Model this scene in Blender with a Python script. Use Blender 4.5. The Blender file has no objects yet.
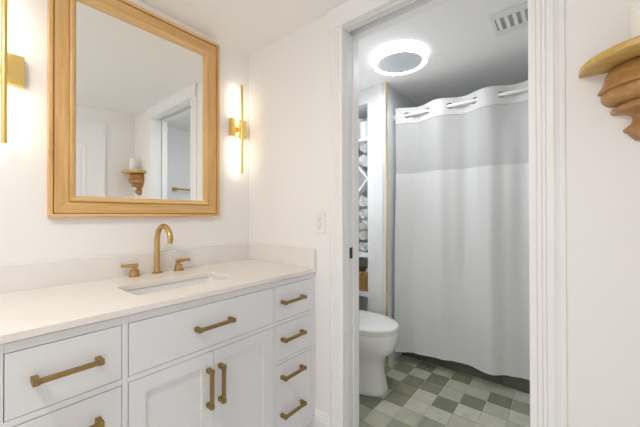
import bpy, bmesh, math, random
from mathutils import Vector, Matrix
random.seed(7)
S = bpy.context.scene
PI = math.pi

# ------------------------------------------------------------------ camera
cam_d = bpy.data.cameras.new('camera'); cam = bpy.data.objects.new('camera', cam_d)
S.collection.objects.link(cam); S.camera = cam
yaw, pit, rol = math.radians(39.2528), math.radians(.2989), math.radians(-.1034)
Fv = Vector((math.cos(yaw)*math.cos(pit), math.sin(yaw)*math.cos(pit), math.sin(pit)))
Rv = Vector((math.sin(yaw), -math.cos(yaw), 0)); Uv = Rv.cross(Fv)
R2 = Rv*math.cos(rol)+Uv*math.sin(rol); U2 = Uv*math.cos(rol)-Rv*math.sin(rol)
m = Matrix((R2, U2, -Fv)).transposed().to_4x4(); m.translation = Vector((0, 0, 1.19))
cam.matrix_world = m
cam_d.sensor_width = 36; cam_d.lens = 303.12/640*36; cam_d.clip_start = .01

# ------------------------------------------------------------------ world, exposure, large lamps
w = bpy.data.worlds.new('world'); S.world = w; w.use_nodes = True
w.node_tree.nodes['Background'].inputs[0].default_value = (.9, .93, 1, 1)
w.node_tree.nodes['Background'].inputs[1].default_value = .3
S.view_settings.view_transform = 'Standard'; S.view_settings.look = 'None'
S.view_settings.gamma = 1; S.view_settings.use_curve_mapping = False
S.view_settings.exposure = 0.58
S.cycles.use_denoising = True
S.cycles.max_bounces = 12; S.cycles.diffuse_bounces = 8; S.cycles.transparent_max_bounces = 16
S.cycles.sample_clamp_indirect = 4

def area(name, loc, size, power, col, rot=(0, 0, 0), shape='DISK'):
    d = bpy.data.lights.new(name, 'AREA'); d.shape = shape; d.size = size; d.energy = power; d.color = col
    o = bpy.data.objects.new(name, d); o.location = loc; o.rotation_euler = rot
    S.collection.objects.link(o); return o
# positions of the added fill lamp of the vanity room and of the ring lamp of the bath (their diffusers give the light)
FILL_LAMP_XY = (-.42, .62)
# soft fill entering through an added, unseen window in the left end wall
area('window_fill', (-1.62, .60, 1.42), 1.25, 4.2, (.96, .98, 1), (0, -PI/2, 0), 'SQUARE')
# daylight through the small window above the toilet
area('bath_window_daylight', (1.78, 1.80, 1.55), .62, 3.2, (.88, .94, 1), (-PI/2, 0, 0), 'SQUARE')
RING_XY = (1.86, .845)

# ------------------------------------------------------------------ materials
def mat(name, col, rough=.5, metal=0, spec=.5, bump=0, bscale=60, var=0, vscale=8, emit=None, es=0, coat=0, aniso=None):
    m = bpy.data.materials.new(name); m.use_nodes = True
    nt = m.node_tree; b = nt.nodes['Principled BSDF']
    b.inputs['Base Color'].default_value = (*col, 1); b.inputs['Roughness'].default_value = rough
    b.inputs['Metallic'].default_value = metal; b.inputs['Specular IOR Level'].default_value = spec
    b.inputs['Coat Weight'].default_value = coat
    tc = nt.nodes.new('ShaderNodeTexCoord')
    mp = nt.nodes.new('ShaderNodeMapping'); nt.links.new(tc.outputs['Object'], mp.inputs[0])
    if aniso: mp.inputs['Scale'].default_value = aniso
    if var:
        n = nt.nodes.new('ShaderNodeTexNoise'); n.inputs['Scale'].default_value = vscale; n.inputs['Detail'].default_value = 5
        nt.links.new(mp.outputs[0], n.inputs['Vector'])
        r = nt.nodes.new('ShaderNodeMixRGB'); r.blend_type = 'MIX'
        r.inputs[1].default_value = (*[c*(1-var) for c in col], 1); r.inputs[2].default_value = (*[min(1, c*(1+var)) for c in col], 1)
        cr = nt.nodes.new('ShaderNodeMapRange'); cr.inputs[1].default_value = .3; cr.inputs[2].default_value = .7
        nt.links.new(n.outputs['Fac'], cr.inputs[0]); nt.links.new(cr.outputs[0], r.inputs[0])
        nt.links.new(r.outputs[0], b.inputs['Base Color'])
    if bump:
        n2 = nt.nodes.new('ShaderNodeTexNoise'); n2.inputs['Scale'].default_value = bscale; n2.inputs['Detail'].default_value = 3
        nt.links.new(mp.outputs[0], n2.inputs['Vector'])
        bp = nt.nodes.new('ShaderNodeBump'); bp.inputs['Strength'].default_value = bump; bp.inputs['Distance'].default_value = .002
        nt.links.new(n2.outputs['Fac'], bp.inputs['Height']); nt.links.new(bp.outputs[0], b.inputs['Normal'])
    if emit:
        b.inputs['Emission Color'].default_value = (*emit, 1); b.inputs['Emission Strength'].default_value = es
    return m

M = {}
M['wall'] = mat('wall_paint', (.85, .835, .82), .6, bump=.05, bscale=220)
M['ceil'] = mat('ceiling_paint', (.91, .90, .885), .7)
M['bathwall'] = mat('bath_wall_paint', (.86, .87, .88), .6)
M['trim'] = mat('trim_paint', (.85, .85, .85), .42)
M['cab'] = mat('cabinet_paint', (.74, .75, .77), .35)
M['cabin'] = mat('cabinet_inside', (.5, .5, .5), .8)
M['quartz'] = mat('quartz', (.80, .76, .71), .22, var=.02, vscale=5)
M['splash'] = mat('quartz_splash', (.79, .765, .74), .25, var=.03, vscale=7)
M['porc'] = mat('porcelain', (.80, .80, .79), .12, coat=.3)
M['bronze'] = mat('dark_bronze', (.06, .05, .045), .4, .6)
M['brass'] = mat('brass', (.56, .38, .145), .28, 1, bump=.03, bscale=300)
M['brassd'] = mat('antique_brass', (.35, .235, .088), .36, 1, bump=.05, bscale=300)
M['gold'] = mat('polished_gold', (.86, .62, .22), .27, 1)
M['dark'] = mat('dark_gap', (.05, .05, .05), .8)
M['white'] = mat('white_plastic', (.82, .81, .79), .35)
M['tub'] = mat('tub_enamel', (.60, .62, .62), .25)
M['surround'] = mat('tub_surround', (.64, .665, .68), .35)
M['towel'] = mat('towel_terry', (.80, .80, .78), .95, bump=1, bscale=260)
M['paper'] = mat('paper', (.82, .82, .80), .9, bump=.3, bscale=200)
M['wax'] = mat('candle_wax', (.86, .84, .78), .5)
M['led'] = mat('led_warm', (1, 1, 1), .5, emit=(1, .88, .68), es=27)
M['rimglow'] = mat('rim_diffuser', (1, 1, 1), .4, emit=(.93, .97, 1), es=3)
M['ring'] = mat('ring_diffuser', (1, 1, 1), .4, emit=(.95, .97, 1), es=52)
M['ringside'] = mat('ring_side_diffuser', (.9, .9, .9), .4, emit=(.95, .97, 1), es=.7)
M['fillglass'] = mat('fill_lamp_diffuser', (1, 1, 1), .4, emit=(1, .965, .925), es=30)  # glow of the added fill lamp
M['lampback'] = mat('lamp_back', (.62, .65, .68), .4)
M['floor_v'] = mat('vanity_floor', (.74, .73, .72), .5, var=.04, vscale=3)
M['grout'] = mat('grout', (.52, .54, .47), .8, bump=.3, bscale=300)
M['wicker'] = mat('wicker', (.42, .26, .085), .7, bump=.6, bscale=200)
M['shade'] = mat('shelf_paint', (.60, .60, .59), .5)
M['apron_tile_shaded'] = mat('apron_tile_shaded', (.10, .11, .08), .4, var=.1)  # apron tiles darkened to carry the shade under the curtain
def tile(name, c): M[name] = mat(name, c, .38, var=.10, vscale=14, bump=.15, bscale=40)
tile('tile_dark', (.19, .205, .135)); tile('tile_mid', (.285, .30, .22)); tile('tile_light', (.42, .428, .34)); tile('tile_pale', (.50, .505, .42)); tile('tile_olive', (.235, .238, .165))

def wood(name, c1, c2, axis, rough=.42):
    m = bpy.data.materials.new(name); m.use_nodes = True; nt = m.node_tree; b = nt.nodes['Principled BSDF']
    tc = nt.nodes.new('ShaderNodeTexCoord'); mp = nt.nodes.new('ShaderNodeMapping'); nt.links.new(tc.outputs['Object'], mp.inputs[0])
    sc = [38, 38, 38]; sc[axis] = 2.2; mp.inputs['Scale'].default_value = sc
    n = nt.nodes.new('ShaderNodeTexNoise'); n.inputs['Scale'].default_value = 1.6; n.inputs['Detail'].default_value = 7; n.inputs['Distortion'].default_value = .6
    nt.links.new(mp.outputs[0], n.inputs['Vector'])
    cr = nt.nodes.new('ShaderNodeValToRGB'); cr.color_ramp.elements[0].position = .32; cr.color_ramp.elements[1].position = .68
    cr.color_ramp.elements[0].color = (*c1, 1); cr.color_ramp.elements[1].color = (*c2, 1)
    nt.links.new(n.outputs['Fac'], cr.inputs[0]); nt.links.new(cr.outputs[0], b.inputs['Base Color'])
    b.inputs['Roughness'].default_value = rough
    bp = nt.nodes.new('ShaderNodeBump'); bp.inputs['Strength'].default_value = .15; bp.inputs['Distance'].default_value = .001
    nt.links.new(n.outputs['Fac'], bp.inputs['Height']); nt.links.new(bp.outputs[0], b.inputs['Normal'])
    M[name] = m
wood('oak_h', (.58, .34, .12), (.72, .46, .19), 0); wood('oak_v', (.58, .34, .12), (.72, .46, .19), 2)
wood('oak_lip', (.64, .39, .15), (.78, .53, .24), 0)
wood('carved_oak', (.36, .18, .058), (.50, .28, .105), 1, .4)
wood('shelf_oak', (.52, .33, .085), (.64, .43, .14), 1, .35)

m = bpy.data.materials.new('mirror_glass'); m.use_nodes = True; b = m.node_tree.nodes['Principled BSDF']
b.inputs['Base Color'].default_value = (.93, .94, .92, 1); b.inputs['Metallic'].default_value = 1; b.inputs['Roughness'].default_value = .0
M['mirror'] = m

def fabric(name, col, transp, transl):
    m = bpy.data.materials.new(name); m.use_nodes = True; nt = m.node_tree
    for n in list(nt.nodes): nt.nodes.remove(n)
    out = nt.nodes.new('ShaderNodeOutputMaterial')
    d = nt.nodes.new('ShaderNodeBsdfDiffuse'); d.inputs[0].default_value = (*col, 1)
    t = nt.nodes.new('ShaderNodeBsdfTranslucent'); t.inputs[0].default_value = (*col, 1)
    p = nt.nodes.new('ShaderNodeBsdfTransparent')
    a = nt.nodes.new('ShaderNodeMixShader'); a.inputs[0].default_value = transl
    c = nt.nodes.new('ShaderNodeMixShader'); c.inputs[0].default_value = transp
    tc = nt.nodes.new('ShaderNodeTexCoord'); n = nt.nodes.new('ShaderNodeTexNoise'); n.inputs['Scale'].default_value = 9; n.inputs['Detail'].default_value = 4; n.inputs['Distortion'].default_value = 1.5
    bp = nt.nodes.new('ShaderNodeBump'); bp.inputs['Strength'].default_value = .22; bp.inputs['Distance'].default_value = .012
    nt.links.new(tc.outputs['Object'], n.inputs['Vector']); nt.links.new(n.outputs['Fac'], bp.inputs['Height'])
    nt.links.new(bp.outputs[0], d.inputs['Normal'])
    nt.links.new(d.outputs[0], a.inputs[1]); nt.links.new(t.outputs[0], a.inputs[2])
    nt.links.new(a.outputs[0], c.inputs[1]); nt.links.new(p.outputs[0], c.inputs[2]); nt.links.new(c.outputs[0], out.inputs[0])
    M[name] = m
fabric('curtain_fabric', (.85, .85, .85), 0, .22); fabric('curtain_sheer', (.90, .90, .89), .42, .14); fabric('curtain_header', (.76, .76, .75), 0, .15)

# ------------------------------------------------------------------ helpers
def box(bm, x0, x1, y0, y1, z0, z1, mi=0):
    v = [bm.verts.new((x, y, z)) for x in (x0, x1) for y in (y0, y1) for z in (z0, z1)]
    for f in ((0, 1, 3, 2), (4, 6, 7, 5), (0, 4, 5, 1), (2, 3, 7, 6), (0, 2, 6, 4), (1, 5, 7, 3)):
        bm.faces.new([v[i] for i in f]).material_index = mi
    return v
def bxs(*bs):
    bm = bmesh.new()
    for b in bs: box(bm, *b)
    return bm
def loft(bm, rings, cap=True, closed=True):
    rs = [[bm.verts.new(p) for p in r] for r in rings]; n = len(rs[0])
    for a, b in zip(rs, rs[1:]):
        for i in range(n if closed else n-1):
            bm.faces.new((a[i], a[(i+1) % n], b[(i+1) % n], b[i]))
    if cap and closed: bm.faces.new(rs[0][::-1]); bm.faces.new(rs[-1])
    return rs
def frame_of(t):
    t = t.normalized(); up = Vector((0, 0, 1)) if abs(t.z) < .9 else Vector((1, 0, 0))
    a = t.cross(up).normalized(); return a, t.cross(a).normalized()
def tube(bm, pts, r, n=16, ends=True):
    pts = [Vector(p) for p in pts]; rr = r if isinstance(r, (list, tuple)) else [r]*len(pts); rings = []
    a = None
    for i, p in enumerate(pts):
        t = (pts[min(i+1, len(pts)-1)]-pts[max(i-1, 0)]).normalized()
        if a is None: a, b = frame_of(t)
        else: a = (a - t*a.dot(t)).normalized(); b = t.cross(a)
        rings.append([p+(a*math.cos(2*PI*k/n)+b*math.sin(2*PI*k/n))*rr[i] for k in range(n)])
    loft(bm, rings, ends)
def lathe(bm, prof, c=(0, 0, 0), n=32, a0=0, a1=2*PI, axis='z', sx=1, sy=1, cap=True):
    rings = []; full = abs(a1-a0-2*PI) < 1e-6
    k = n if full else n+1
    for r, h in prof:
        ring = []
        for i in range(k):
            t = a0+(a1-a0)*i/n; x, y = r*math.cos(t)*sx, r*math.sin(t)*sy
            p = {'z': (x, y, h), 'x': (h, x, y), 'y': (x, h, y)}[axis]
            ring.append((c[0]+p[0], c[1]+p[1], c[2]+p[2]))
        rings.append(ring)
    rs = loft(bm, rings, cap, True if full else True)
def obj(name, bm, mt, parent=None, smooth=False, bevel=0, seg=2, loc=None, auto=None):
    bmesh.ops.recalc_face_normals(bm, faces=bm.faces)
    me = bpy.data.meshes.new(name); bm.to_mesh(me); bm.free()
    for x in (mt if isinstance(mt, (list, tuple)) else [mt]): me.materials.append(M[x])
    o = bpy.data.objects.new(name, me); S.collection.objects.link(o)
    if smooth:
        for p in me.polygons: p.use_smooth = True
        if auto is not None:
            me.set_sharp_from_angle(angle=math.radians(auto))
    if bevel:
        md = o.modifiers.new('bevel', 'BEVEL'); md.width = bevel; md.segments = seg; md.limit_method = 'ANGLE'; md.angle_limit = math.radians(40)
    if loc: o.location = loc
    if parent: o.parent = parent
    return o
def thing(name, label, cat, loc=(0, 0, 0), group=None, rotz=0):
    o = bpy.data.objects.new(name, None); S.collection.objects.link(o); o.location = loc; o.rotation_euler = (0, 0, rotz)
    o.empty_display_size = .05
    return tag(o, label, cat, group)
def tag(o, label, cat, group=None):
    o['label'] = label; o['category'] = cat
    if group: o['group'] = group
    return o
def struct(o): o['kind'] = 'structure'; return o
def copy_tree(o, parent=None):
    c = o.copy(); S.collection.objects.link(c); c.parent = parent
    for ch in o.children: copy_tree(ch, c)
    return c

# ------------------------------------------------------------------ the room
XB, XB2, YW, CEIL = 1.233, 1.366, 1.602, 2.227     # door wall front / back, mirror wall, ceiling
XL, YC = -1.5, -.33                                 # left end wall, wall behind the camera
YR, YJ, ZH = .098, .86, 2.12                        # doorway
FX, FY = 3.17, -.42                                 # bath: back wall of tub, right wall

struct(obj('wall_mirror_side', bxs((XL-.1, XB, YW, YW+.1, 0, CEIL)), 'wall'))
WY0, WY1, WZ0, WZ1 = -.02, 1.22, .80, 2.04
struct(obj('wall_left_end', bxs((XL-.1, XL, YC-.1, WY0, 0, CEIL), (XL-.1, XL, WY1, YW, 0, CEIL), (XL-.1, XL, WY0, WY1, 0, WZ0), (XL-.1, XL, WY0, WY1, WZ1, CEIL)), 'wall'))
wn = struct(obj('fill_window', bxs((XL-.06, XL-.02, WY0, WY0+.05, WZ0, WZ1), (XL-.06, XL-.02, WY1-.05, WY1, WZ0, WZ1), (XL-.06, XL-.02, WY0+.05, WY1-.05, WZ0, WZ0+.05), (XL-.06, XL-.02, WY0+.05, WY1-.05, WZ1-.05, WZ1), (XL-.055, XL-.025, WY0+.05, WY1-.05, 1.40, 1.44)), 'trim'))  # window out of view, added to let in soft fill light
struct(obj('wall_behind_camera', bxs((XL, XB, YC-.1, YC, 0, CEIL)), 'wall'))
# partition with doorway (pocket slot above and on its right)
struct(obj('wall_doorway', bxs((XB, XB2, YJ+.018, YW, 0, CEIL), (XB, XB2, YC-.1, YR-.05, 0, CEIL), (XB, XB2, YR-.05, YJ+.018, ZH+.04, CEIL)), 'wall'))
struct(obj('ceiling', bxs((XL-.1, FX+.1, FY-.1, YW+.1, CEIL, CEIL+.08)), 'ceil'))
struct(obj('floor', bxs((XL-.1, 1.30, YC-.1, YW+.1, -.08, 0)), 'floor_v'))
struct(obj('wall_toilet_side', bxs((XB2, 1.46, YW, YW+.1, 0, CEIL), (2.10, 2.17, YW, YW+.1, 0, CEIL), (1.46, 2.10, YW, YW+.1, 0, 1.22), (1.46, 2.10, YW, YW+.1, 1.88, CEIL)), 'bathwall'))
struct(obj('window_2', bxs((1.46, 1.49, YW+.02, YW+.06, 1.22, 1.88), (2.07, 2.10, YW+.02, YW+.06, 1.22, 1.88), (1.49, 2.07, YW+.02, YW+.06, 1.22, 1.25), (1.49, 2.07, YW+.02, YW+.06, 1.85, 1.88)), 'trim'))
struct(obj('wall_towel_bar_side', bxs((XB2, FX+.1, FY-.1, FY, 0, CEIL)), 'bathwall'))
struct(obj('wall_tub_back', bxs((FX, FX+.1, FY, YW+.1, 0, CEIL)), 'surround'))
struct(obj('wall_tub_end', bxs((2.172, FX, 1.10, 1.20, 0, CEIL)), ['surround', 'bathwall']))
for p in bpy.data.objects['wall_tub_end'].data.polygons:
    if p.normal.x < -.9: p.material_index = 1
struct(obj('wall_closet_back', bxs((2.50, FX, 1.20, YW+.1, 0, CEIL)), 'bathwall'))

# bathroom tile floor: separate square tiles on a grout bed, laid in the colours of the photograph
TX, TY, X0, Y0 = .1319, .1307, 2.176, .5373
bm = bmesh.new(); box(bm, 1.30, FX, FY, YW, -.08, -.0035, 0)
shade = {}
rows = {   # x row index -> colours by y index (falling y), 1 pale 2 light 3 mid 4 dark 5 olive
}
rng = random.Random(11)
D = {(-1,0):2,(-1,1):5,(-1,-1):4,(-1,-2):2,(0,0):2,(0,1):4,(0,-1):2,(0,-2):4,(0,-3):3,(1,-1):2,(1,0):4,(1,1):2,(1,2):4,(1,-2):2,(1,-3):1,
     (0,2):2,(0,3):5,(-1,2):4,(-1,3):2,(-1,4):3,(-2,0):4,(-2,1):1,(-2,2):5,(-2,3):4,(-2,4):2,(-2,5):2,(-2,-1):1,(-3,0):1,(-3,1):1,(-3,2):5,(-3,3):2,(-3,4):4,
     (-4,0):3,(-4,1):2,(-4,2):1,(-4,3):4,(-4,4):4,(-4,5):2,(-1,5):3,(0,4):2,(0,5):3,(-3,5):3}
names = ['tile_pale', 'tile_pale', 'tile_light', 'tile_mid', 'tile_dark', 'tile_olive']
for i in range(-7, 9):
    for j in range(-9, 10):
        xa, ya = X0+i*TX, Y0+j*TY; xb, yb = xa+TX, ya+TY
        g = .0022; xa += g; ya += g; xb -= g; yb -= g
        xa = max(xa, 1.302); ya = max(ya, FY); xb = min(xb, FX); yb = min(yb, YW)
        if xb-xa < .01 or yb-ya < .01: continue
        k = D.get((i, j), None)
        if k is None: k = rng.choice([1, 2, 2, 3, 4, 5] if (i+j) % 2 else [1, 1, 2, 2, 3, 4])
        box(bm, xa, xb, ya, yb, -.004, 0, k)
fl = struct(obj('floor_bath', bm, ['grout', 'tile_pale', 'tile_light', 'tile_mid', 'tile_dark', 'tile_olive']))

# ------------------------------------------------------------------ doorway trim
def beads_v(bm, y0, y1, z0, z1, x, ys, r=.003):
    for y in ys:
        tube(bm, [(x, y, z0), (x, y, z1)], r, 8)
def casing_profile_bm(y0, y1, z0, z1):
    bm = bmesh.new(); s = 1 if y1 > y0 else -1; W = abs(y1-y0)
    # profile across the casing: distance from the opening -> thickness
    pr = [(0, 0), (0, .010), (.003, .013), (.0195, .013), (.021, .0095), (.0235, .0135), (.0335, .0135), (.035, .010), (.0375, .014), (.0445, .014), (.046, .0105), (.0485, .0145), (.066, .0145), (.072, .011), (.082, .0075), (W-.001, .006), (W, .004), (W, 0)]
    loft(bm, [[(XB-t, y0+s*d, z) for d, t in pr] for z in (z0, z1)])
    return bm
ZC = ZH+.004
struct(obj('trim_1', casing_profile_bm(YJ-.004, YJ+.078, 0, ZC), 'trim'))
struct(obj('trim_2', casing_profile_bm(YR+.002, YR-.094, 0, ZC), 'trim'))
bm = bxs((XB-.018, XB, YR-.096, YJ+.080, ZC, CEIL-.001))
struct(obj('trim_3', bm, 'trim', bevel=.002))
# jambs: front strip with three beads, a slot for the sliding door, rear strip
def jamb_profile(slot, bead=.0035):
    # (x, depth into wall positive) ; 0 = opening face
    p = [(XB+.0002, .018), (XB+.0002, 0), (XB+.004, 0)]
    for k in range(3):
        x = XB+.008+k*.014
        p += [(x, -bead), (x+.007, -bead), (x+.009, .002), (x+.012, .002)]
    p += [(XB+.054, 0), (XB+.055, slot), (XB+.095, slot), (XB+.096, 0), (XB2+.012, 0), (XB2+.012, .018)]
    if slot < .018: pass
    return p
bm = bmesh.new(); P = jamb_profile(.004)
loft(bm, [[(x, YJ+d, z) for x, d in P] for z in (0, ZH)])
jl = struct(obj('trim_4', bm, 'trim'))
sp = obj('strike_plate', bxs((1.296, 1.318, YJ-.0005, YJ+.006,   .967, 1.023), ), 'bronze', jl, bevel=.002)
obj('strike_hole', bxs((1.301, 1.313, YJ-.0012, YJ+.004, .978, 1.012)), 'dark', sp)
# head: front and rear strips either side of an open slot
bm = bmesh.new()
P = [(XB+.0002, .04), (XB+.0002, 0), (XB+.004, 0)]
for k in range(3):
    x = XB+.008+k*.014; P += [(x, -.0035), (x+.007, -.0035), (x+.009, .002), (x+.012, .002)]
P += [(XB+.052, 0), (XB+.052, .04)]
loft(bm, [[(x, y, ZH+d) for x, d in P] for y in (YR-.05, YJ+.018)])
box(bm, XB+.096, XB2+.012, YR-.05, YJ+.018, ZH, ZH+.04)
struct(obj('trim_5', bm, 'trim'))
bm = bxs((XB+.0002, XB+.052, YR-.05, YR, 0, ZH), (XB+.096, XB2+.012, YR-.05, YR, 0, ZH))
struct(obj('trim_6', bm, 'trim'))
struct(obj('door_1', bxs((XB+.056, XB+.092, YR-.05, YR-.012, .01, ZH+.03)), 'trim'))
struct(obj('trim_7', bxs((XB2+.0002, XB2+.016, YJ+.019, YJ+.09, 0, ZH+.09), (XB2+.0002, XB2+.016, YR-.13, YR-.051, 0, ZH+.09), (XB2+.0002, XB2+.016, YR-.051, YJ+.019, ZH+.041, ZH+.09)), 'trim'))
# baseboards
def base_bm(y0, y1, xf, s):
    bm = bmesh.new(); pr = [(0, 0), (.014, 0), (.014, .125), (.010, .133), (.012, .140), (.006, .150), (.007, .156), (0, .168)]
    loft(bm, [[(xf-s*d, y, z) for d, z in pr] for y in (y0, y1)]); return bm
struct(obj('baseboard_doorway', base_bm(YJ+.078, 1.60, XB, 1), 'trim'))
struct(obj('baseboard_corner', base_bm(YC, YR-.094, XB, 1), 'trim'))
bm = bmesh.new(); pr = [(0, 0), (.014, 0), (.014, .125), (.010, .133), (.012, .140), (.006, .150), (0, .168)]
loft(bm, [[(x, YC+d, z) for d, z in pr] for x in (XL, .20-.09)]); struct(obj('baseboard_behind_camera', bm, 'trim'))

# panelled door in the wall behind the camera (seen in the mirror)
bm = bmesh.new()
dx0, dx1, dz = .20, .94, 2.06
box(bm, dx0, dx1, YC, YC+.012, .01, dz)
def ring_frame(bm, x0, x1, z0, z1, wd, y0, y1):
    box(bm, x0, x1, y0, y1, z0, z0+wd); box(bm, x0, x1, y0, y1, z1-wd, z1); box(bm, x0, x0+wd, y0, y1, z0+wd, z1-wd); box(bm, x1-wd, x1, y0, y1, z0+wd, z1-wd)
# raised panels, the upper with an arched top
def arch(x0, x1, z0, z1, rise, y):
    pts = [(x0, y, z0), (x1, y, z0)]
    for i in range(13):
        t = i/12; pts.append((x1+(x0-x1)*t, y, z1-rise+rise*math.sin(PI*t)))
    return pts
for z0, z1, rise in ((1.02, 1.93, .07), (.25, .86, 0)):
    a = arch(dx0+.12, dx1-.12, z0, z1, rise, YC+.012); b2 = arch(dx0+.13, dx1-.13, z0+.01, z1-.01, rise, YC+.018)
    c = arch(dx0+.155, dx1-.155, z0+.035, z1-.035, rise, YC+.013); d2 = arch(dx0+.175, dx1-.175, z0+.055, z1-.055, rise, YC+.020)
    loft(bm, [a, b2, c, d2])
dr = struct(obj('door_2', bm, 'trim'))
bm = bmesh.new(); lathe(bm, [(.001, 0), (.026, 0), (.028, .006), (.012, .012), (.011, .035), (.024, .045), (.028, .058), (.022, .070), (.001, .074)], (dx0+.07, YC+.012, .96), axis='y', n=24)
obj('door_knob', bm, 'brassd', dr, smooth=True, auto=40)
bm = bmesh.new()
for a in ((dx0-.085, dx0, 0, dz), (dx1, dx1+.03, 0, dz), (dx0-.085, dx1+.03, dz, dz+.035)):
    box(bm, a[0], a[1], YC, YC+.02, a[2], a[3])
struct(obj('trim_8', bm, 'trim', bevel=.003))

# brass edge trim and face board at the end of the tub alcove
struct(obj('trim_9', bxs((2.164, 2.174, 1.092, 1.102, 0, CEIL-.001)), 'gold'))
struct(obj('trim_10', bxs((2.158, 2.172, 1.128, 1.199, 0, CEIL-.001)), 'trim', bevel=.002))

# ------------------------------------------------------------------ vanity
YF, CT, CB = 1.040, .9093, .8886
van = thing('vanity_cabinet', 'white vanity cabinet with brass bar pulls under the pale countertop', 'cabinet', (.63, 1.32, 0))
def pv(name, bm, mt, parent=van, **k):
    o = obj(name, bm, mt, None, **k)
    o.parent = parent; o.matrix_parent_inverse = Matrix.Translation(-Vector(absloc(parent))); return o
def absloc(p):
    v = Vector((0, 0, 0))
    while p is not None: v += Vector(p.location)+Vector(p.matrix_parent_inverse.translation); p = p.parent
    return v
x_l, x_r = .030, 1.2325
fr = bmesh.new()
FT = .02
def fbox(x0, x1, z0, z1): box(fr, x0, x1, YF, YF+FT, z0, z1)
CF = CB-.0032
fbox(x_l, .083, .11, CF); fbox(1.197, x_r, .11, CF); fbox(.331, .3465, .11, CF); fbox(.9375, .946, .11, CF)
for a, b_ in ((.083, .331), (.3465, .9375), (.946, 1.197)):
    fbox(a, b_, .861, CF); fbox(a, b_, .11, .148); fbox(a, b_, .680, .697)
for a, b_ in ((.083, .331), (.946, 1.197)): fbox(a, b_, .496, .511)
box(fr, x_l, x_l+.018, YF+FT, YW-.002, .11, CB); box(fr, x_r-.018, x_r, YF+FT, YW-.002, .11, CB)
box(fr, x_l+.018, x_r-.018, YW-.012, YW-.002, .11, CB); box(fr, x_l+.018, x_r-.018, YF+FT, YW-.012, .11, .128)
box(fr, x_l+.02, x_r, YF+.07, YF+.088, 0, .11)
pv('carcass', fr, 'cab', bevel=.001, seg=1)
pv('carcass_lining', bxs((x_l+.02, x_r-.02, YF+.022, YF+.028, .13, CB-.001)), 'cabin')
def slab(x0, x1, z0, z1): return bxs((x0-.0014, x1+.0012, YF, YF+.019, z0-.0012, z1+.0012))
def handle(parent, cx, cz, L, vertical=False):
    cz -= .006; bm = bmesh.new(); h = L/2; s = .0068; y0 = YF-.036
    def B(a0, a1, y0_, y1_, b0, b1):
        if vertical: box(bm, cx+b0, cx+b1, y0_, y1_, cz+a0, cz+a1)
        else: box(bm, cx+a0, cx+a1, y0_, y1_, cz+b0, cz+b1)
    B(-h, -h+.0145, y0-.001, YF, -.0078, .0078); B(h-.0145, h, y0-.001, YF, -.0078, .0078)
    B(-h+.0145, h-.0145, y0, y0+.0125, -.006, .006)
    return pv('handle', bm, 'brassd', parent, bevel=.0012)
def drawer(x0, x1, z0, z1, hx, hzs, L, label=None):
    d = pv('drawer', slab(x0, x1, z0, z1), 'cab', van, bevel=.0008)
    for hz in hzs: handle(d, hx, hz, L)
    return d
drawer(.086, .328, .700, .858, .203, [.787], .148)
drawer(.086, .328, .514, .677, .203, [.614], .148)
drawer(.086, .328, .151, .493, .203, [.438, .262], .148)
drawer(.350, .934, .700, .858, .6345, [.787], .153)
drawer(.949, 1.194, .700, .858, 1.053, [.790], .146)
drawer(.949, 1.194, .514, .677, 1.053, [.615], .146)
drawer(.949, 1.194, .151, .493, 1.051, [.440, .264], .146)
def shaker(x0, x1, z0, z1, st0, st1, rail, hx):
    bm = bmesh.new()
    box(bm, x0, x0+st0, YF, YF+.019, z0, z1); box(bm, x1-st1, x1, YF, YF+.019, z0, z1)
    box(bm, x0+st0, x1-st1, YF, YF+.019, z1-rail, z1); box(bm, x0+st0, x1-st1, YF, YF+.019, z0, z0+rail)
    box(bm, x0+st0, x1-st1, YF+.008, YF+.015, z0+rail, z1-rail)
    d = pv('door', bm, 'cab', van)
    handle(d, hx, .557, .142, True)
shaker(.3485, .6352, .1495, .6785, .048, .048, .049, .611)
shaker(.6368, .9357, .1495, .6785, .048, .056, .047, .660)

# countertop with sink cut-out
SX0, SX1, SY0, SY1 = .415, .822, 1.165, 1.375
def rrect(x0, x1, y0, y1, r, z, n=6):
    pts = []
    for cx, cy, a in ((x1-r, y0+r, -PI/2), (x1-r, y1-r, 0), (x0+r, y1-r, PI/2), (x0+r, y0+r, PI)):
        for i in range(n+1):
            t = a+PI/2*i/n; pts.append((cx+r*math.cos(t), cy+r*math.sin(t), z))
    return pts
def holed_plate(outer, inner, z0, z1):
    bm = bmesh.new()
    for z in (z0, z1):
        es = []
        for loop in (outer, inner):
            vs = [bm.verts.new((p[0], p[1], z)) for p in loop]
            es += [bm.edges.new((vs[i], vs[(i+1) % len(vs)])) for i in range(len(vs))]
        bmesh.ops.triangle_fill(bm, use_beauty=True, edges=es)
    for loop in (outer, inner):
        n = len(loop)
        a = [bm.verts.new((p[0], p[1], z0)) for p in loop]; b_ = [bm.verts.new((p[0], p[1], z1)) for p in loop]
        for i in range(n): bm.faces.new((a[i], a[(i+1) % n], b_[(i+1) % n], b_[i]))
    bmesh.ops.remove_doubles(bm, verts=bm.verts, dist=1e-5)
    return bm
ct = thing('countertop', 'pale quartz countertop with low backsplash along two walls', 'countertop', (.63, 1.32, CB))
outer = [(.012, 1.030, 0), (XB-.001, 1.030, 0), (XB-.001, YW-.001, 0), (.012, YW-.001, 0)]
pv('slab', holed_plate(outer, rrect(SX0, SX1, SY0, SY1, .025, 0), CB, CT), 'quartz', ct, bevel=.0015)
pv('backsplash', bxs((.012, XB-.021, YW-.021, YW-.001, CT, CT+.099)), 'splash', ct, bevel=.001)
pv('side_splash', bxs((XB-.021, XB-.001, 1.032, YW-.001, CT, CT+.099)), 'splash', ct, bevel=.001)
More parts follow.
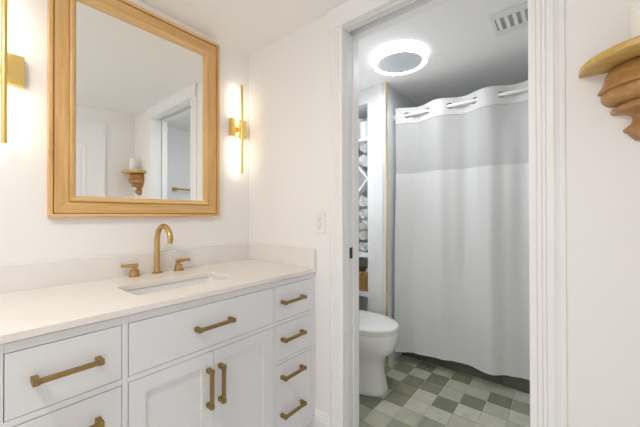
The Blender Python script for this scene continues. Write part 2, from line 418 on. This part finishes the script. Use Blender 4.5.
# undermount sink
sk = thing('sink', 'white undermount rectangular sink set in the countertop', 'sink', (.62, 1.27, CB-.15))
bm = bmesh.new()
e = .006
rings = [rrect(SX0-.03, SX1+.03, SY0-.03, SY1+.03, .045, CB-.0005), rrect(SX0-e, SX1+e, SY0-e, SY1+e, .03, CB-.0005), rrect(SX0-e+.002, SX1+e-.002, SY0-e+.002, SY1+e-.002, .03, CB-.01),
         rrect(SX0+.005, SX1-.005, SY0+.005, SY1-.005, .035, CB-.10), rrect(SX0+.03, SX1-.03, SY0+.03, SY1-.03, .04, CB-.128), rrect(SX0+.10, SX1-.10, SY0+.07, SY1-.07, .03, CB-.133)]
rs = loft(bm, rings, cap=False); bm.faces.new(rs[-1])
pv('basin', bm, 'porc', sk, smooth=True, auto=50)
bm = bmesh.new(); lathe(bm, [(.001, .004), (.018, .004), (.022, .002), (.022, 0)], (.62, 1.28, CB-.133), n=24); pv('drain', bm, 'brass', sk, smooth=True, auto=40)

# faucet: gooseneck spout and two lever handles
fa = thing('faucet', 'brass widespread gooseneck faucet with two lever handles behind the sink', 'faucet', (.645, 1.530, CT))
bm = bmesh.new(); R = .071; fx, fy = .640, 1.545
pts = [(fx, fy, CT), (fx, fy, CT+.05), (fx, fy, CT+.12), (fx, fy, 1.068)]
for i in range(1, 19):
    t = math.radians(170)*i/18; pts.append((fx, fy-R+R*math.cos(t), 1.068+R*math.sin(t)))
last = pts[-1]; pts.append((fx, last[1]+.004, last[2]-.016))
tube(bm, pts, [.0125]*3+[.0122]*(len(pts)-3), 20)
lathe(bm, [(.0245, 0), (.0245, .004), (.0225, .006), (.0145, .008), (.0135, .03), (.0126, .034)], (fx, fy, CT), n=28)
pv('spout', bm, 'brass', fa, smooth=True, auto=40)
def fhandle(x, y, s):
    bm = bmesh.new()
    lathe(bm, [(.0245, 0), (.0245, .004), (.022, .006), (.0180, .007), (.0180, .028), (.0150, .031), (.0095, .033), (.0095, .043)], (x, y, CT), n=28)
    h = pv('faucet_handle', bm, 'brass', fa, smooth=True, auto=35)
    bm = bmesh.new(); tube(bm, [(x-s*.014, y+s*.004, CT+.050), (x, y, CT+.050), (x+s*.052, y-s*.012, CT+.052)], [.0088, .0088, .0072], 14)
    pv('lever', bm, 'brass', h, smooth=True, auto=35)
fhandle(.541, 1.545, -1); fhandle(.743, 1.540, 1)

# ------------------------------------------------------------------ mirror
MX0, MX1, MZ0, MZ1 = .246, .999, 1.183, 2.186
mi = thing('wall_mirror', 'large rectangular mirror in a light oak frame above the sink', 'mirror', (.6225, YW, MZ0))
prof = [(0, 0), (0, .028), (.002, .030), (.012, .030), (.0135, .028), (.0138, .015), (.0165, .015), (.018, .021), (.063, .020), (.0635, .016), (.0655, .016), (.066, .026), (.070, .028), (.078, .027), (.082, .024), (.088, .012), (.090, .004), (.090, 0)]
bm = bmesh.new()
def rect_at(d, t): return [(MX0+d, YW-t-.0005, MZ0+d), (MX1-d, YW-t-.0005, MZ0+d), (MX1-d, YW-t-.0005, MZ1-d), (MX0+d, YW-t-.0005, MZ1-d)]
rr = [[bm.verts.new(p) for p in rect_at(d, t)] for d, t in prof]
for k, (a, b_) in enumerate(zip(rr, rr[1:])):
    for i in range(4):
        f = bm.faces.new((a[i], a[(i+1) % 4], b_[(i+1) % 4], b_[i])); f.material_index = (i % 2)+(2 if (k < 4 or k > 10) and i % 2 == 0 else 0)
pv('frame', bm, ['oak_h', 'oak_v', 'oak_lip'], mi)
pv('mirror_pane', bxs((MX0+.088, MX1-.088, YW-.005, YW-.001, MZ0+.088, MZ1-.088)), 'mirror', mi)

# ------------------------------------------------------------------ wall sconces
def sconce(x, label):
    t = thing('wall_sconce', label, 'wall lamp', (x, YW, 1.725))
    pv('back_plate', bxs((x-.056, x+.056, YW-.030, YW-.0005, 1.672, 1.784)), 'gold', t, bevel=.003)
    bm = bmesh.new(); tube(bm, [(x, YW-.029, 1.722), (x, YW-.052, 1.722)], .007, 16); pv('arm', bm, 'gold', t, smooth=True, auto=40)
    bm = bmesh.new(); tube(bm, [(x, YW-.058, 1.446), (x, YW-.058, 1.985)], .0086, 24); pv('bar', bm, 'gold', t, smooth=True, auto=40)
    pv('light_strip', bxs((x-.0035, x+.0035, YW-.0512, YW-.0492, 1.452, 1.700), (x-.0035, x+.0035, YW-.0512, YW-.0492, 1.745, 1.979)), 'led', t)
sconce(.122, 'gold bar wall sconce beside the left edge of the mirror frame')
sconce(1.135, 'gold bar wall sconce between the mirror and the corner by the outlet')

# outlet on the doorway wall
ol = thing('wall_outlet', 'white duplex outlet plate beside the door casing above the side splash', 'outlet', (XB, 1.006, 1.15))
pv('cover_plate', bxs((XB-.006, XB-.0005, .970, 1.042, 1.090, 1.209)), 'white', ol, bevel=.003)
for zc in (1.170, 1.129):
    s_ = pv('socket', bxs((XB-.008, XB-.004, .989, 1.023, zc-.0165, zc+.0165)), 'white', ol, bevel=.004)
    bm = bxs((XB-.0086, XB-.0075, .9985, 1.000, zc-.004, zc+.007), (XB-.0086, XB-.0075, 1.011, 1.0125, zc-.004, zc+.007))
    tube(bm, [(XB-.0086, 1.006, zc-.010), (XB-.0075, 1.006, zc-.010)], .0022, 10)
    pv('slot', bm, 'dark', s_)

# ------------------------------------------------------------------ carved shelf and candle in the corner
yc = -.178; ST = 1.632; SB = 1.610
sh = thing('wall_shelf', 'carved wooden bracket shelf on the wall beside the doorway', 'shelf', (XB, yc, 1.39))
def half(prof, xk=1.0, wave=0):
    bm = bmesh.new(); rings = []
    for r, z in prof:
        ring = []
        for i in range(33):
            t = PI/2+PI*i/32
            ring.append((XB-.0005+r*math.cos(t)*xk, yc+r*math.sin(t), z))
        rings.append(ring)
    loft(bm, rings); return bm
pv('shelf_board', half([(.146, SB), (.150, SB+.003), (.151, SB+.014), (.150, ST-.004), (.146, ST)], 1.1), 'shelf_oak', sh, smooth=True, auto=35)
pv('carved_bracket', half([(.070, SB), (.084, SB-.004), (.090, SB-.018), (.093, SB-.030), (.098, SB-.044), (.104, SB-.054), (.1075, SB-.062), (.106, SB-.065), (.097, SB-.067), (.100, SB-.073), (.100, SB-.084), (.094, SB-.096), (.082, SB-.104), (.066, SB-.108), (.066, SB-.112), (.078, SB-.116), (.080, SB-.121), (.078, SB-.127), (.070, SB-.131), (.046, SB-.133), (.036, SB-.140), (.033, SB-.150), (.038, SB-.162), (.049, SB-.172), (.054, SB-.178), (.052, SB-.184), (.044, SB-.190), (.038, SB-.198), (.030, SB-.208), (.016, SB-.216), (.003, SB-.219)], 1.0), 'carved_oak', sh, smooth=True, auto=28)
cd = thing('candle', 'white pillar candle standing on the carved wooden shelf', 'candle', (1.165, -.165, ST))
bm = bmesh.new(); lathe(bm, [(.001, 0), (.031, 0), (.033, .003), (.033, .122), (.030, .127), (.022, .128), (.012, .124), (.001, .122)], (1.165, -.165, ST), n=32); pv('wax_body', bm, 'wax', cd, smooth=True, auto=50)
bm = bmesh.new(); tube(bm, [(1.165, -.165, ST+.121), (1.166, -.165, ST+.131), (1.169, -.165, ST+.135)], .0012, 8); pv('wick', bm, 'dark', cd)

# unseen ceiling fixture added for soft fill in the vanity room
lf = thing('fill_ceiling_lamp', 'added round flush fill lamp with white diffuser, unseen on the vanity room ceiling', 'ceiling lamp', (FILL_LAMP_XY[0], FILL_LAMP_XY[1], CEIL))
bm = bmesh.new(); lathe(bm, [(.001, -.001), (.19, -.001), (.19, -.022), (.18, -.026), (.001, -.026)], (*FILL_LAMP_XY, CEIL), n=48); pv('base', bm, 'white', lf, smooth=True, auto=40)
bm = bmesh.new(); lathe(bm, [(.172, -.026), (.172, -.045), (.16, -.058), (.10, -.066), (.001, -.068)], (*FILL_LAMP_XY, CEIL), n=48, cap=False); pv('diffuser', bm, 'fillglass', lf, smooth=True)

# ------------------------------------------------------------------ bath: ring lamp, vent
rl = thing('ring_ceiling_lamp', 'round flush ceiling lamp with a glowing ring over the toilet', 'ceiling lamp', (*RING_XY, CEIL))
c = (*RING_XY, CEIL); K = .955
bm = bmesh.new(); lathe(bm, [(.175, -.0005), (.179, -.001), (.179, -.004), (.175, -.006)], c, n=64); pv('top_rim', bm, 'rimglow', rl, smooth=True, auto=40)
bm = bmesh.new(); lathe(bm, [(.172, -.006), (.176, -.010), (.176, -.037), (.174, -.043), (.169, -.0462)], c, n=64, cap=False); pv('side_band', bm, 'ringside', rl, smooth=True, auto=40)
bm = bmesh.new(); lathe(bm, [(.169, -.0462), (.166, -.0468), (.150, -.0468), (.145, -.0462)], c, n=64, cap=False); pv('glowing_ring', bm, 'ring', rl, smooth=True)
bm = bmesh.new(); lathe(bm, [(.001, -.041), (.145, -.041), (.145, -.0462), (.142, -.0475), (.001, -.0475)], c, n=64); pv('centre_disc', bm, 'lampback', rl, smooth=True, auto=40)

vt = thing('ceiling_vent', 'square white ventilation grille with slots in the bathroom ceiling', 'vent', (1.89, .2, CEIL))
bm = bmesh.new(); vx0, vx1, vy0, vy1 = 1.772, 2.0, .07, .314
zt, zb = CEIL-.0005, CEIL-.009
for a in ((vx0, 1.822, vy0, vy1), (1.945, vx1, vy0, vy1), (1.822, 1.945, .297, vy1), (1.822, 1.945, vy0, .085)): box(bm, *a, zb, zt)
pv('grille_frame', bm, 'white', vt, bevel=.001)
pv('grille_back', bxs((1.822, 1.945, .085, .297, CEIL-.004, CEIL-.001)), 'cabin', vt)
for k in range(6):
    y = .291-.0362*k
    bm = bmesh.new(); loft(bm, [[(x, y-.001, CEIL-.006), (x, y-.017, CEIL-.013), (x, y-.021, CEIL-.013), (x, y-.018, CEIL-.006)] for x in (1.822, 1.945)])
    pv('slat', bm, 'white', vt)

# ------------------------------------------------------------------ shelf tower with towels
cx0, cy0, cy1 = 2.165, 1.2005, 1.6
ni0, ni1 = 1.266, 1.555
tw = thing('linen_shelf', 'tall white built-in linen shelf with open niches behind the toilet', 'shelving', (2.3, 1.4, 0))
bm = bxs((cx0, cx0+.02, cy0, ni0, 0, CEIL-.002), (cx0, cx0+.02, ni1, cy1, 0, CEIL-.002), (cx0, cx0+.02, ni0, ni1, 2.106, CEIL-.002), (cx0, cx0+.02, ni0, ni1, 0, .10))
box(bm, cx0+.02, 2.48, ni0-.018, ni0-.001, .0, CEIL-.002); box(bm, cx0+.02, 2.48, ni1+.001, ni1+.018, 0, CEIL-.002)
box(bm, 2.48, 2.495, ni0-.018, ni1+.018, 0, CEIL-.002); box(bm, cx0+.02, 2.48, ni0, ni1, 2.108, 2.124)
pv('case', bm, 'trim', tw)
for z0, z1 in ((1.805, 1.826), (.841, .879), (.518, .556), (.085, .10)): pv('shelf_board', bxs((cx0+.002, 2.479, ni0, ni1, z0, z1)), 'trim', tw)
def board(p, q, th=.013):
    bm = bmesh.new(); p, q = Vector(p), Vector(q); n = Vector((-(q-p).y, (q-p).x)).normalized()*th/2
    loft(bm, [[(x, *(p+n)), (x, *(q+n)), (x, *(q-n)), (x, *(p-n))] for x in (cx0+.004, 2.475)]); return bm
pv('divider', board((ni0+.004, 1.490), (ni1-.004, 1.795)), 'trim', tw); pv('divider', board((ni0+.004, 1.490), (ni1-.004, 1.165)), 'trim', tw)

def towel_bm(r, L, seed):
    rn = random.Random(seed); bm = bmesh.new(); N = 120; rings = []; turns = 3.4
    ph = rn.uniform(0, 6)
    path = []
    for i in range(N+1):
        t = i/N; a = ph+turns*2*PI*t; rr = r*(.10+.90*t)*(1+.05*math.sin(3*a+seed))*(1+.03*math.sin(7*a))
        path.append((rr*math.cos(a), rr*math.sin(a)*.96, a))
    th = r*.20
    for x in [0, .008]+[.008+(L-.016)*q/8 for q in range(1, 8)]+[L-.008, L]:
        k = .55 if x in (0, L) else 1
        o_ = [(x+rn.uniform(-.002, .002), p[0]*(1-0*k), p[1]) for p in path]
        i_ = [(x, p[0]-math.cos(p[2])*th*k, p[1]-math.sin(p[2])*th*k) for p in reversed(path)]
        o2 = [(q[0], path[i][0]-math.cos(path[i][2])*th*(1-k)*.5, path[i][1]-math.sin(path[i][2])*th*(1-k)*.5) for i, q in enumerate(o_)]
        rings.append(o2+i_)
    loft(bm, rings)
    bm.verts.ensure_lookup_table()
    from mathutils import noise
    for v in bm.verts:
        q = v.co*38+Vector((seed*7.3, 0, 0)); d = noise.noise_vector(q)*.0065
        v.co += Vector((d.x*.8, d.y, d.z))
    return bm
def towel(y, z, r, seed, label, L=.27, tilt=0, x=2.185):
    t = obj('rolled_towel', towel_bm(r, L, seed), 'towel', None, smooth=True, auto=60, loc=(x, y, z))
    t.rotation_euler = (seed*1.3, 0, tilt); tag(t, label, 'towel', 'rolled white towels in the linen shelf'); return t
T0 = 'rolled white towel with its spiral end showing, '
towel(1.323, 1.646, .054, 1, T0+'in the diamond cell under the top shelf')
towel(1.322, 1.755, .044, 2, T0+'wedged directly beneath the top shelf board')
towel(1.321, 1.303, .050, 3, T0+'topmost of the stack below the cross boards')
towel(1.324, 1.199, .0455, 4, T0+'second from the top of the lower stack')
towel(1.320, 1.106, .0445, 5, T0+'in the middle of the lower stack')
towel(1.325, 1.014, .0445, 6, T0+'second from the bottom of the lower stack')
towel(1.321, .925, .0455, 7, T0+'lying on the shelf above the basket')
towel(1.432, .927, .0455, 8, 'rolled white towel on the shelf above the basket, deeper behind the door casing')
towel(1.428, 1.021, .0455, 9, 'rolled white towel lying second in the hidden stack beside the door casing')

def roll_bm(r, h):
    bm = bmesh.new(); lathe(bm, [(.02, 0), (r-.002, 0), (r, .003), (r, h-.003), (r-.002, h), (.02, h), (.019, h-.004), (.019, .004)], n=32, cap=False); bmesh.ops.remove_doubles(bm, verts=bm.verts, dist=1e-6); return bm
for x, y, r, h, lb in ((2.225, 1.316, .048, .142, 'white paper roll standing at the front of the top niche'), (2.345, 1.322, .05, .20, 'white paper roll standing behind another in the top niche'), (2.29, 1.425, .05, .20, 'white paper roll farthest into the top niche, half behind the casing')):
    o = obj('paper_roll', roll_bm(r, h), 'paper', None, smooth=True, auto=40, loc=(x, y, 1.826)); tag(o, lb, 'paper roll', 'paper rolls in the top niche')

# wicker basket
bk = thing('wicker_basket', 'brown wicker basket on the shelf below the rolled towels', 'basket', (2.31, 1.405, .556))
bm = bmesh.new(); N = 88; rings = []
def bring(z, w, k):
    out = []
    for i in range(N):
        t = 2*PI*i/N; cxx, cyy = math.cos(t), math.sin(t)
        px = math.copysign(abs(cxx)**.28, cxx)*.115; py = math.copysign(abs(cyy)**.28, cyy)*.128
        s = w+(.045 if (i//2+k) % 2 else 0); out.append((2.30+px*s, 1.402+py*s, z))
    return out
k = 0
for j in range(14):
    z = .557+j*.0105; w_ = .94+.05*j/13
    rings.append(bring(z, w_, j)); rings.append(bring(z+.008, w_, j))
rings.append(bring(.710, 1.0, 0)); rings.append(bring(.710, .93, 0)); rings.append(bring(.570, .88, 1))
rs = loft(bm, rings, cap=False); bm.faces.new(rs[-1]); bm.faces.new(rs[0][::-1])
pv('basket_body', bm, 'wicker', bk)
bm = bmesh.new(); tube(bm, [(2.30+math.copysign(abs(math.cos(t))**.28, math.cos(t))*.115, 1.402+math.copysign(abs(math.sin(t))**.28, math.sin(t))*.128, .710) for t in [2*PI*i/48+.001 for i in range(49)]], .0055, 8, ends=False)
pv('basket_rim', bm, 'wicker', bk, smooth=True)
bm = bmesh.new(); lathe(bm, [(.001, 0), (.028, 0), (.032, .01), (.032, .10), (.024, .13), (.012, .145), (.012, .165), (.001, .166)], (2.235, 1.312, .576), n=24)
tag(obj('toiletry_bottle', bm, 'white', None, smooth=True, auto=50), 'pale toiletry bottle standing in the wicker basket', 'bottle')

# ------------------------------------------------------------------ toilet
tc_x = 1.85
to = thing('toilet', 'white toilet with closed lid on the green tiled floor', 'toilet', (tc_x, 1.2, 0))
def egg(z, cy, a, bf, bb, n=48, p=2.0):
    out = []
    for i in range(n):
        t = 2*PI*i/n; c_, s_ = math.cos(t), math.sin(t); b_ = bf if s_ < 0 else bb
        pw = 2/p if s_ < 0 else .75
        out.append((tc_x+a*math.copysign(abs(c_)**(2/p if s_ < 0 else .8), c_), cy+b_*math.copysign(abs(s_)**pw, s_), z))
    return out
bm = bmesh.new()
loft(bm, [egg(0, 1.2, .124, .250, .32, p=2.8), egg(.012, 1.2, .127, .253, .32, p=2.8), egg(.03, 1.2, .122, .247, .32, p=2.8), egg(.12, 1.2, .113, .230, .32, p=2.6), egg(.20, 1.19, .113, .222, .32, p=2.5), egg(.25, 1.17, .128, .232, .33, p=2.3),
          egg(.29, 1.14, .150, .245, .33, p=2.15), egg(.33, 1.125, .168, .246, .32), egg(.370, 1.12, .178, .248, .30), egg(.398, 1.12, .180, .249, .28), egg(.413, 1.12, .177, .246, .28)])
pv('bowl', bm, 'porc', to, smooth=True, auto=60)
bm = bmesh.new()
loft(bm, [egg(.4145, 1.12, .180, .247, .255), egg(.418, 1.12, .184, .251, .258), egg(.430, 1.12, .184, .251, .258), egg(.433, 1.12, .180, .247, .255)])
pv('seat', bm, 'porc', to, smooth=True, auto=50)
bm = bmesh.new()
loft(bm, [egg(.4350, 1.12, .182, .249, .255), egg(.438, 1.12, .186, .253, .258), egg(.449, 1.12, .186, .253, .258), egg(.457, 1.12, .179, .246, .252), egg(.462, 1.12, .15, .215, .225), egg(.464, 1.12, .08, .12, .12)])
pv('lid', bm, 'porc', to, smooth=True, auto=50)
pv('tank', bxs((tc_x-.20, tc_x+.20, 1.40, 1.595, .40, .76)), 'porc', to, bevel=.025, seg=4)
tl = pv('tank_lid', bxs((tc_x-.21, tc_x+.21, 1.39, 1.597, .762, .795)), 'porc', to, bevel=.01, seg=3)
bm = bmesh.new(); tube(bm, [(tc_x-.15, 1.40, .67), (tc_x-.15, 1.375, .67), (tc_x-.09, 1.372, .665)], .007, 10); pv('flush_lever', bm, 'brass', to, smooth=True)

# ------------------------------------------------------------------ bathtub, rod, curtain
tb = thing('bathtub', 'white alcove bathtub half seen below the shower curtain', 'bathtub', (2.8, .34, 0))
bm = bmesh.new()
def rr4(x0, x1, y0, y1, r, z): return rrect(x0, x1, y0, y1, r, z, 6)
TX0, TX1, TY0, TY1 = 2.455, FX-.001, FY+.001, 1.099
rs = loft(bm, [rr4(TX0, TX1, TY0, TY1, .005, 0), rr4(TX0, TX1, TY0, TY1, .005, .43), rr4(TX0+.01, TX1, TY0, TY1, .012, .445), rr4(TX0+.07, TX1-.05, TY0+.09, TY1-.09, .10, .445), rr4(TX0+.08, TX1-.06, TY0+.10, TY1-.10, .10, .43), rr4(TX0+.12, TX1-.10, TY0+.2, TY1-.16, .12, .14), rr4(TX0+.16, TX1-.14, TY0+.26, TY1-.22, .12, .11)], cap=False)
bm.faces.new(rs[-1]); pv('tub_shell', bm, 'tub', tb, smooth=True, auto=40)
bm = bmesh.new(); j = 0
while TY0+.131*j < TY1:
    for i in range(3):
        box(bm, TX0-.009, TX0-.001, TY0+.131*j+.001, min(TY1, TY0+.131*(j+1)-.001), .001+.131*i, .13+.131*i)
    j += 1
pv('tiled_apron', bm, 'apron_tile_shaded', tb)
RX, RZ = 2.326, 1.990
rd = thing('shower_curtain_rod', 'white shower curtain rod spanning the tub alcove', 'curtain rod', (RX, .34, RZ))
bm = bmesh.new(); tube(bm, [(RX, FY+.001, RZ), (RX, 1.099, RZ)], .0125, 20); pv('rod_tube', bm, 'white', rd, smooth=True, auto=40)
for y, s in ((1.099, -1), (FY+.001, 1)):
    bm = bmesh.new(); lathe(bm, [(.001, 0), (.024, 0), (.024, s*.006), (.018, s*.012), (.0135, s*.016)], (RX, y, RZ), axis='y', n=24); pv('flange', bm, 'white', rd, smooth=True, auto=40)

cu = thing('shower_curtain', 'white shower curtain with sheer upper window and ring header', 'shower curtain', (RX, .4, .085))
PT = [(-.42, 2.38), (-.1, 2.425), (.08, 2.39), (.222, 2.432), (.32, 2.41), (.415, 2.345), (.569, 2.398), (.66, 2.39), (.756, 2.361), (.94, 2.335), (1.085, 2.263), (1.1, 2.255)]
def botx(y):
    for (a, xa), (b_, xb) in zip(PT, PT[1:]):
        if a <= y <= b_:
            t = (y-a)/(b_-a); t = t*t*(3-2*t); return xa+(xb-xa)*t
    return PT[-1][1] if y > 1 else PT[0][1]
def topx(y): return RX+.044*math.cos(2*PI*(y-.912)/.328)
def cx(y, z):
    t = max(0, min(1, (1.95-z)/1.86)); s = t*t*(3-2*t)
    f = .011*math.sin(2*PI*y/.115+1.0*math.sin(3*y)+z*.8)*(math.sin(PI*min(1, t*1.3))**.6 if t > 0 and t*1.3 < 1 else 0)
    fold = .005*math.sin(2*PI*(y+.03*z)/.19)*min(1, t*4)*(1-t*.6)
    mid = (1-s)*topx(y)+s*botx(y)
    # the sheet hangs flatter in the middle than at the gathered top
    flat = .55*math.exp(-((t-.25)/.28)**2)
    return min(2.440, mid*(1-flat)+flat*((1-s)*RX+s*botx(y))+fold+f*.35)
yA, yB = FY+.01, 1.080
def sheet(z0, z1, dz, dy, holes=None, off=0):
    bm = bmesh.new(); ny = int(round((yB-yA)/dy)); nz = max(1, int(round((z1-z0)/dz)))
    V = [[bm.verts.new((cx(yA+(yB-yA)*j/ny, z0+(z1-z0)*i/nz)+off, yA+(yB-yA)*j/ny, z0+(z1-z0)*i/nz)) for j in range(ny+1)] for i in range(nz+1)]
    for i in range(nz):
        for j in range(ny):
            if holes:
                y = yA+(yB-yA)*(j+.5)/ny; z = z0+(z1-z0)*(i+.5)/nz
                if any((y-hy)**2+(z-RZ)**2 < .0235**2 for hy in holes): continue
            bm.faces.new((V[i][j], V[i][j+1], V[i+1][j+1], V[i+1][j]))
    for v in [v for v in bm.verts if not v.link_faces]: bm.verts.remove(v)
    return bm
GY = [.912+.082+.164*k for k in range(-8, 1)]
hd = pv('header_band', sheet(1.924, 2.050, .003, .004, GY), 'curtain_header', cu, smooth=True)
md = hd.modifiers.new('solid', 'SOLIDIFY'); md.thickness = .003
for g in GY:
    if g < yA: continue
    bm = bmesh.new(); a = []
    for i in range(25):
        t = 2*PI*i/24; y = g+.0245*math.cos(t); z = RZ+.0245*math.sin(t); a.append((cx(y, z)-.001, y, z))
    tube(bm, a, .003, 8, ends=False); pv('grommet', bm, 'curtain_header', cu, smooth=True)
pv('sheer_panel', sheet(1.522, 1.927, .03, .01), 'curtain_sheer', cu, smooth=True)
lp = pv('fabric_panel', sheet(.098, 1.525, .03, .01), 'curtain_fabric', cu, smooth=True)
bm = bmesh.new(); tube(bm, [(cx(yA+(yB-yA)*j/150, .098), yA+(yB-yA)*j/150, .098) for j in range(151)], .0028, 6); pv('hem', bm, 'curtain_header', cu, smooth=True)

# towel bar in the tub alcove, seen through the sheer panel
ab = thing('white_towel_bar', 'white bar on the wall above the tub, seen through the sheer curtain panel', 'towel bar', (FX, .68, 1.95))
bm = bmesh.new(); tube(bm, [(FX-.055, .53, 1.955), (FX-.055, .83, 1.955)], .010, 14); pv('bar', bm, 'white', ab, smooth=True, auto=40)
for y in (.54, .82):
    bm = bmesh.new(); lathe(bm, [(.026, -.001), (.026, -.010), (.014, -.016), (.014, -.060), (.012, -.066)], (FX, y, 1.955), axis='x', n=20); pv('post', bm, 'white', ab, smooth=True, auto=40)

# brass towel bar on the far wall (reflected in the mirror)
bb = thing('brass_towel_bar', 'brass towel bar on the bluish bathroom wall reflected in the mirror', 'towel bar', (1.9, FY, 1.49))
bm = bmesh.new(); tube(bm, [(1.69, FY+.06, 1.50), (2.14, FY+.06, 1.50)], .010, 14); pv('bar', bm, 'brass', bb, smooth=True, auto=40)
for x in (1.69, 2.14): pv('post', bxs((x-.024, x+.024, FY+.0005, FY+.012, 1.476, 1.524), (x-.014, x+.014, FY+.012, FY+.074, 1.486, 1.514)), 'brass', bb, bevel=.002)
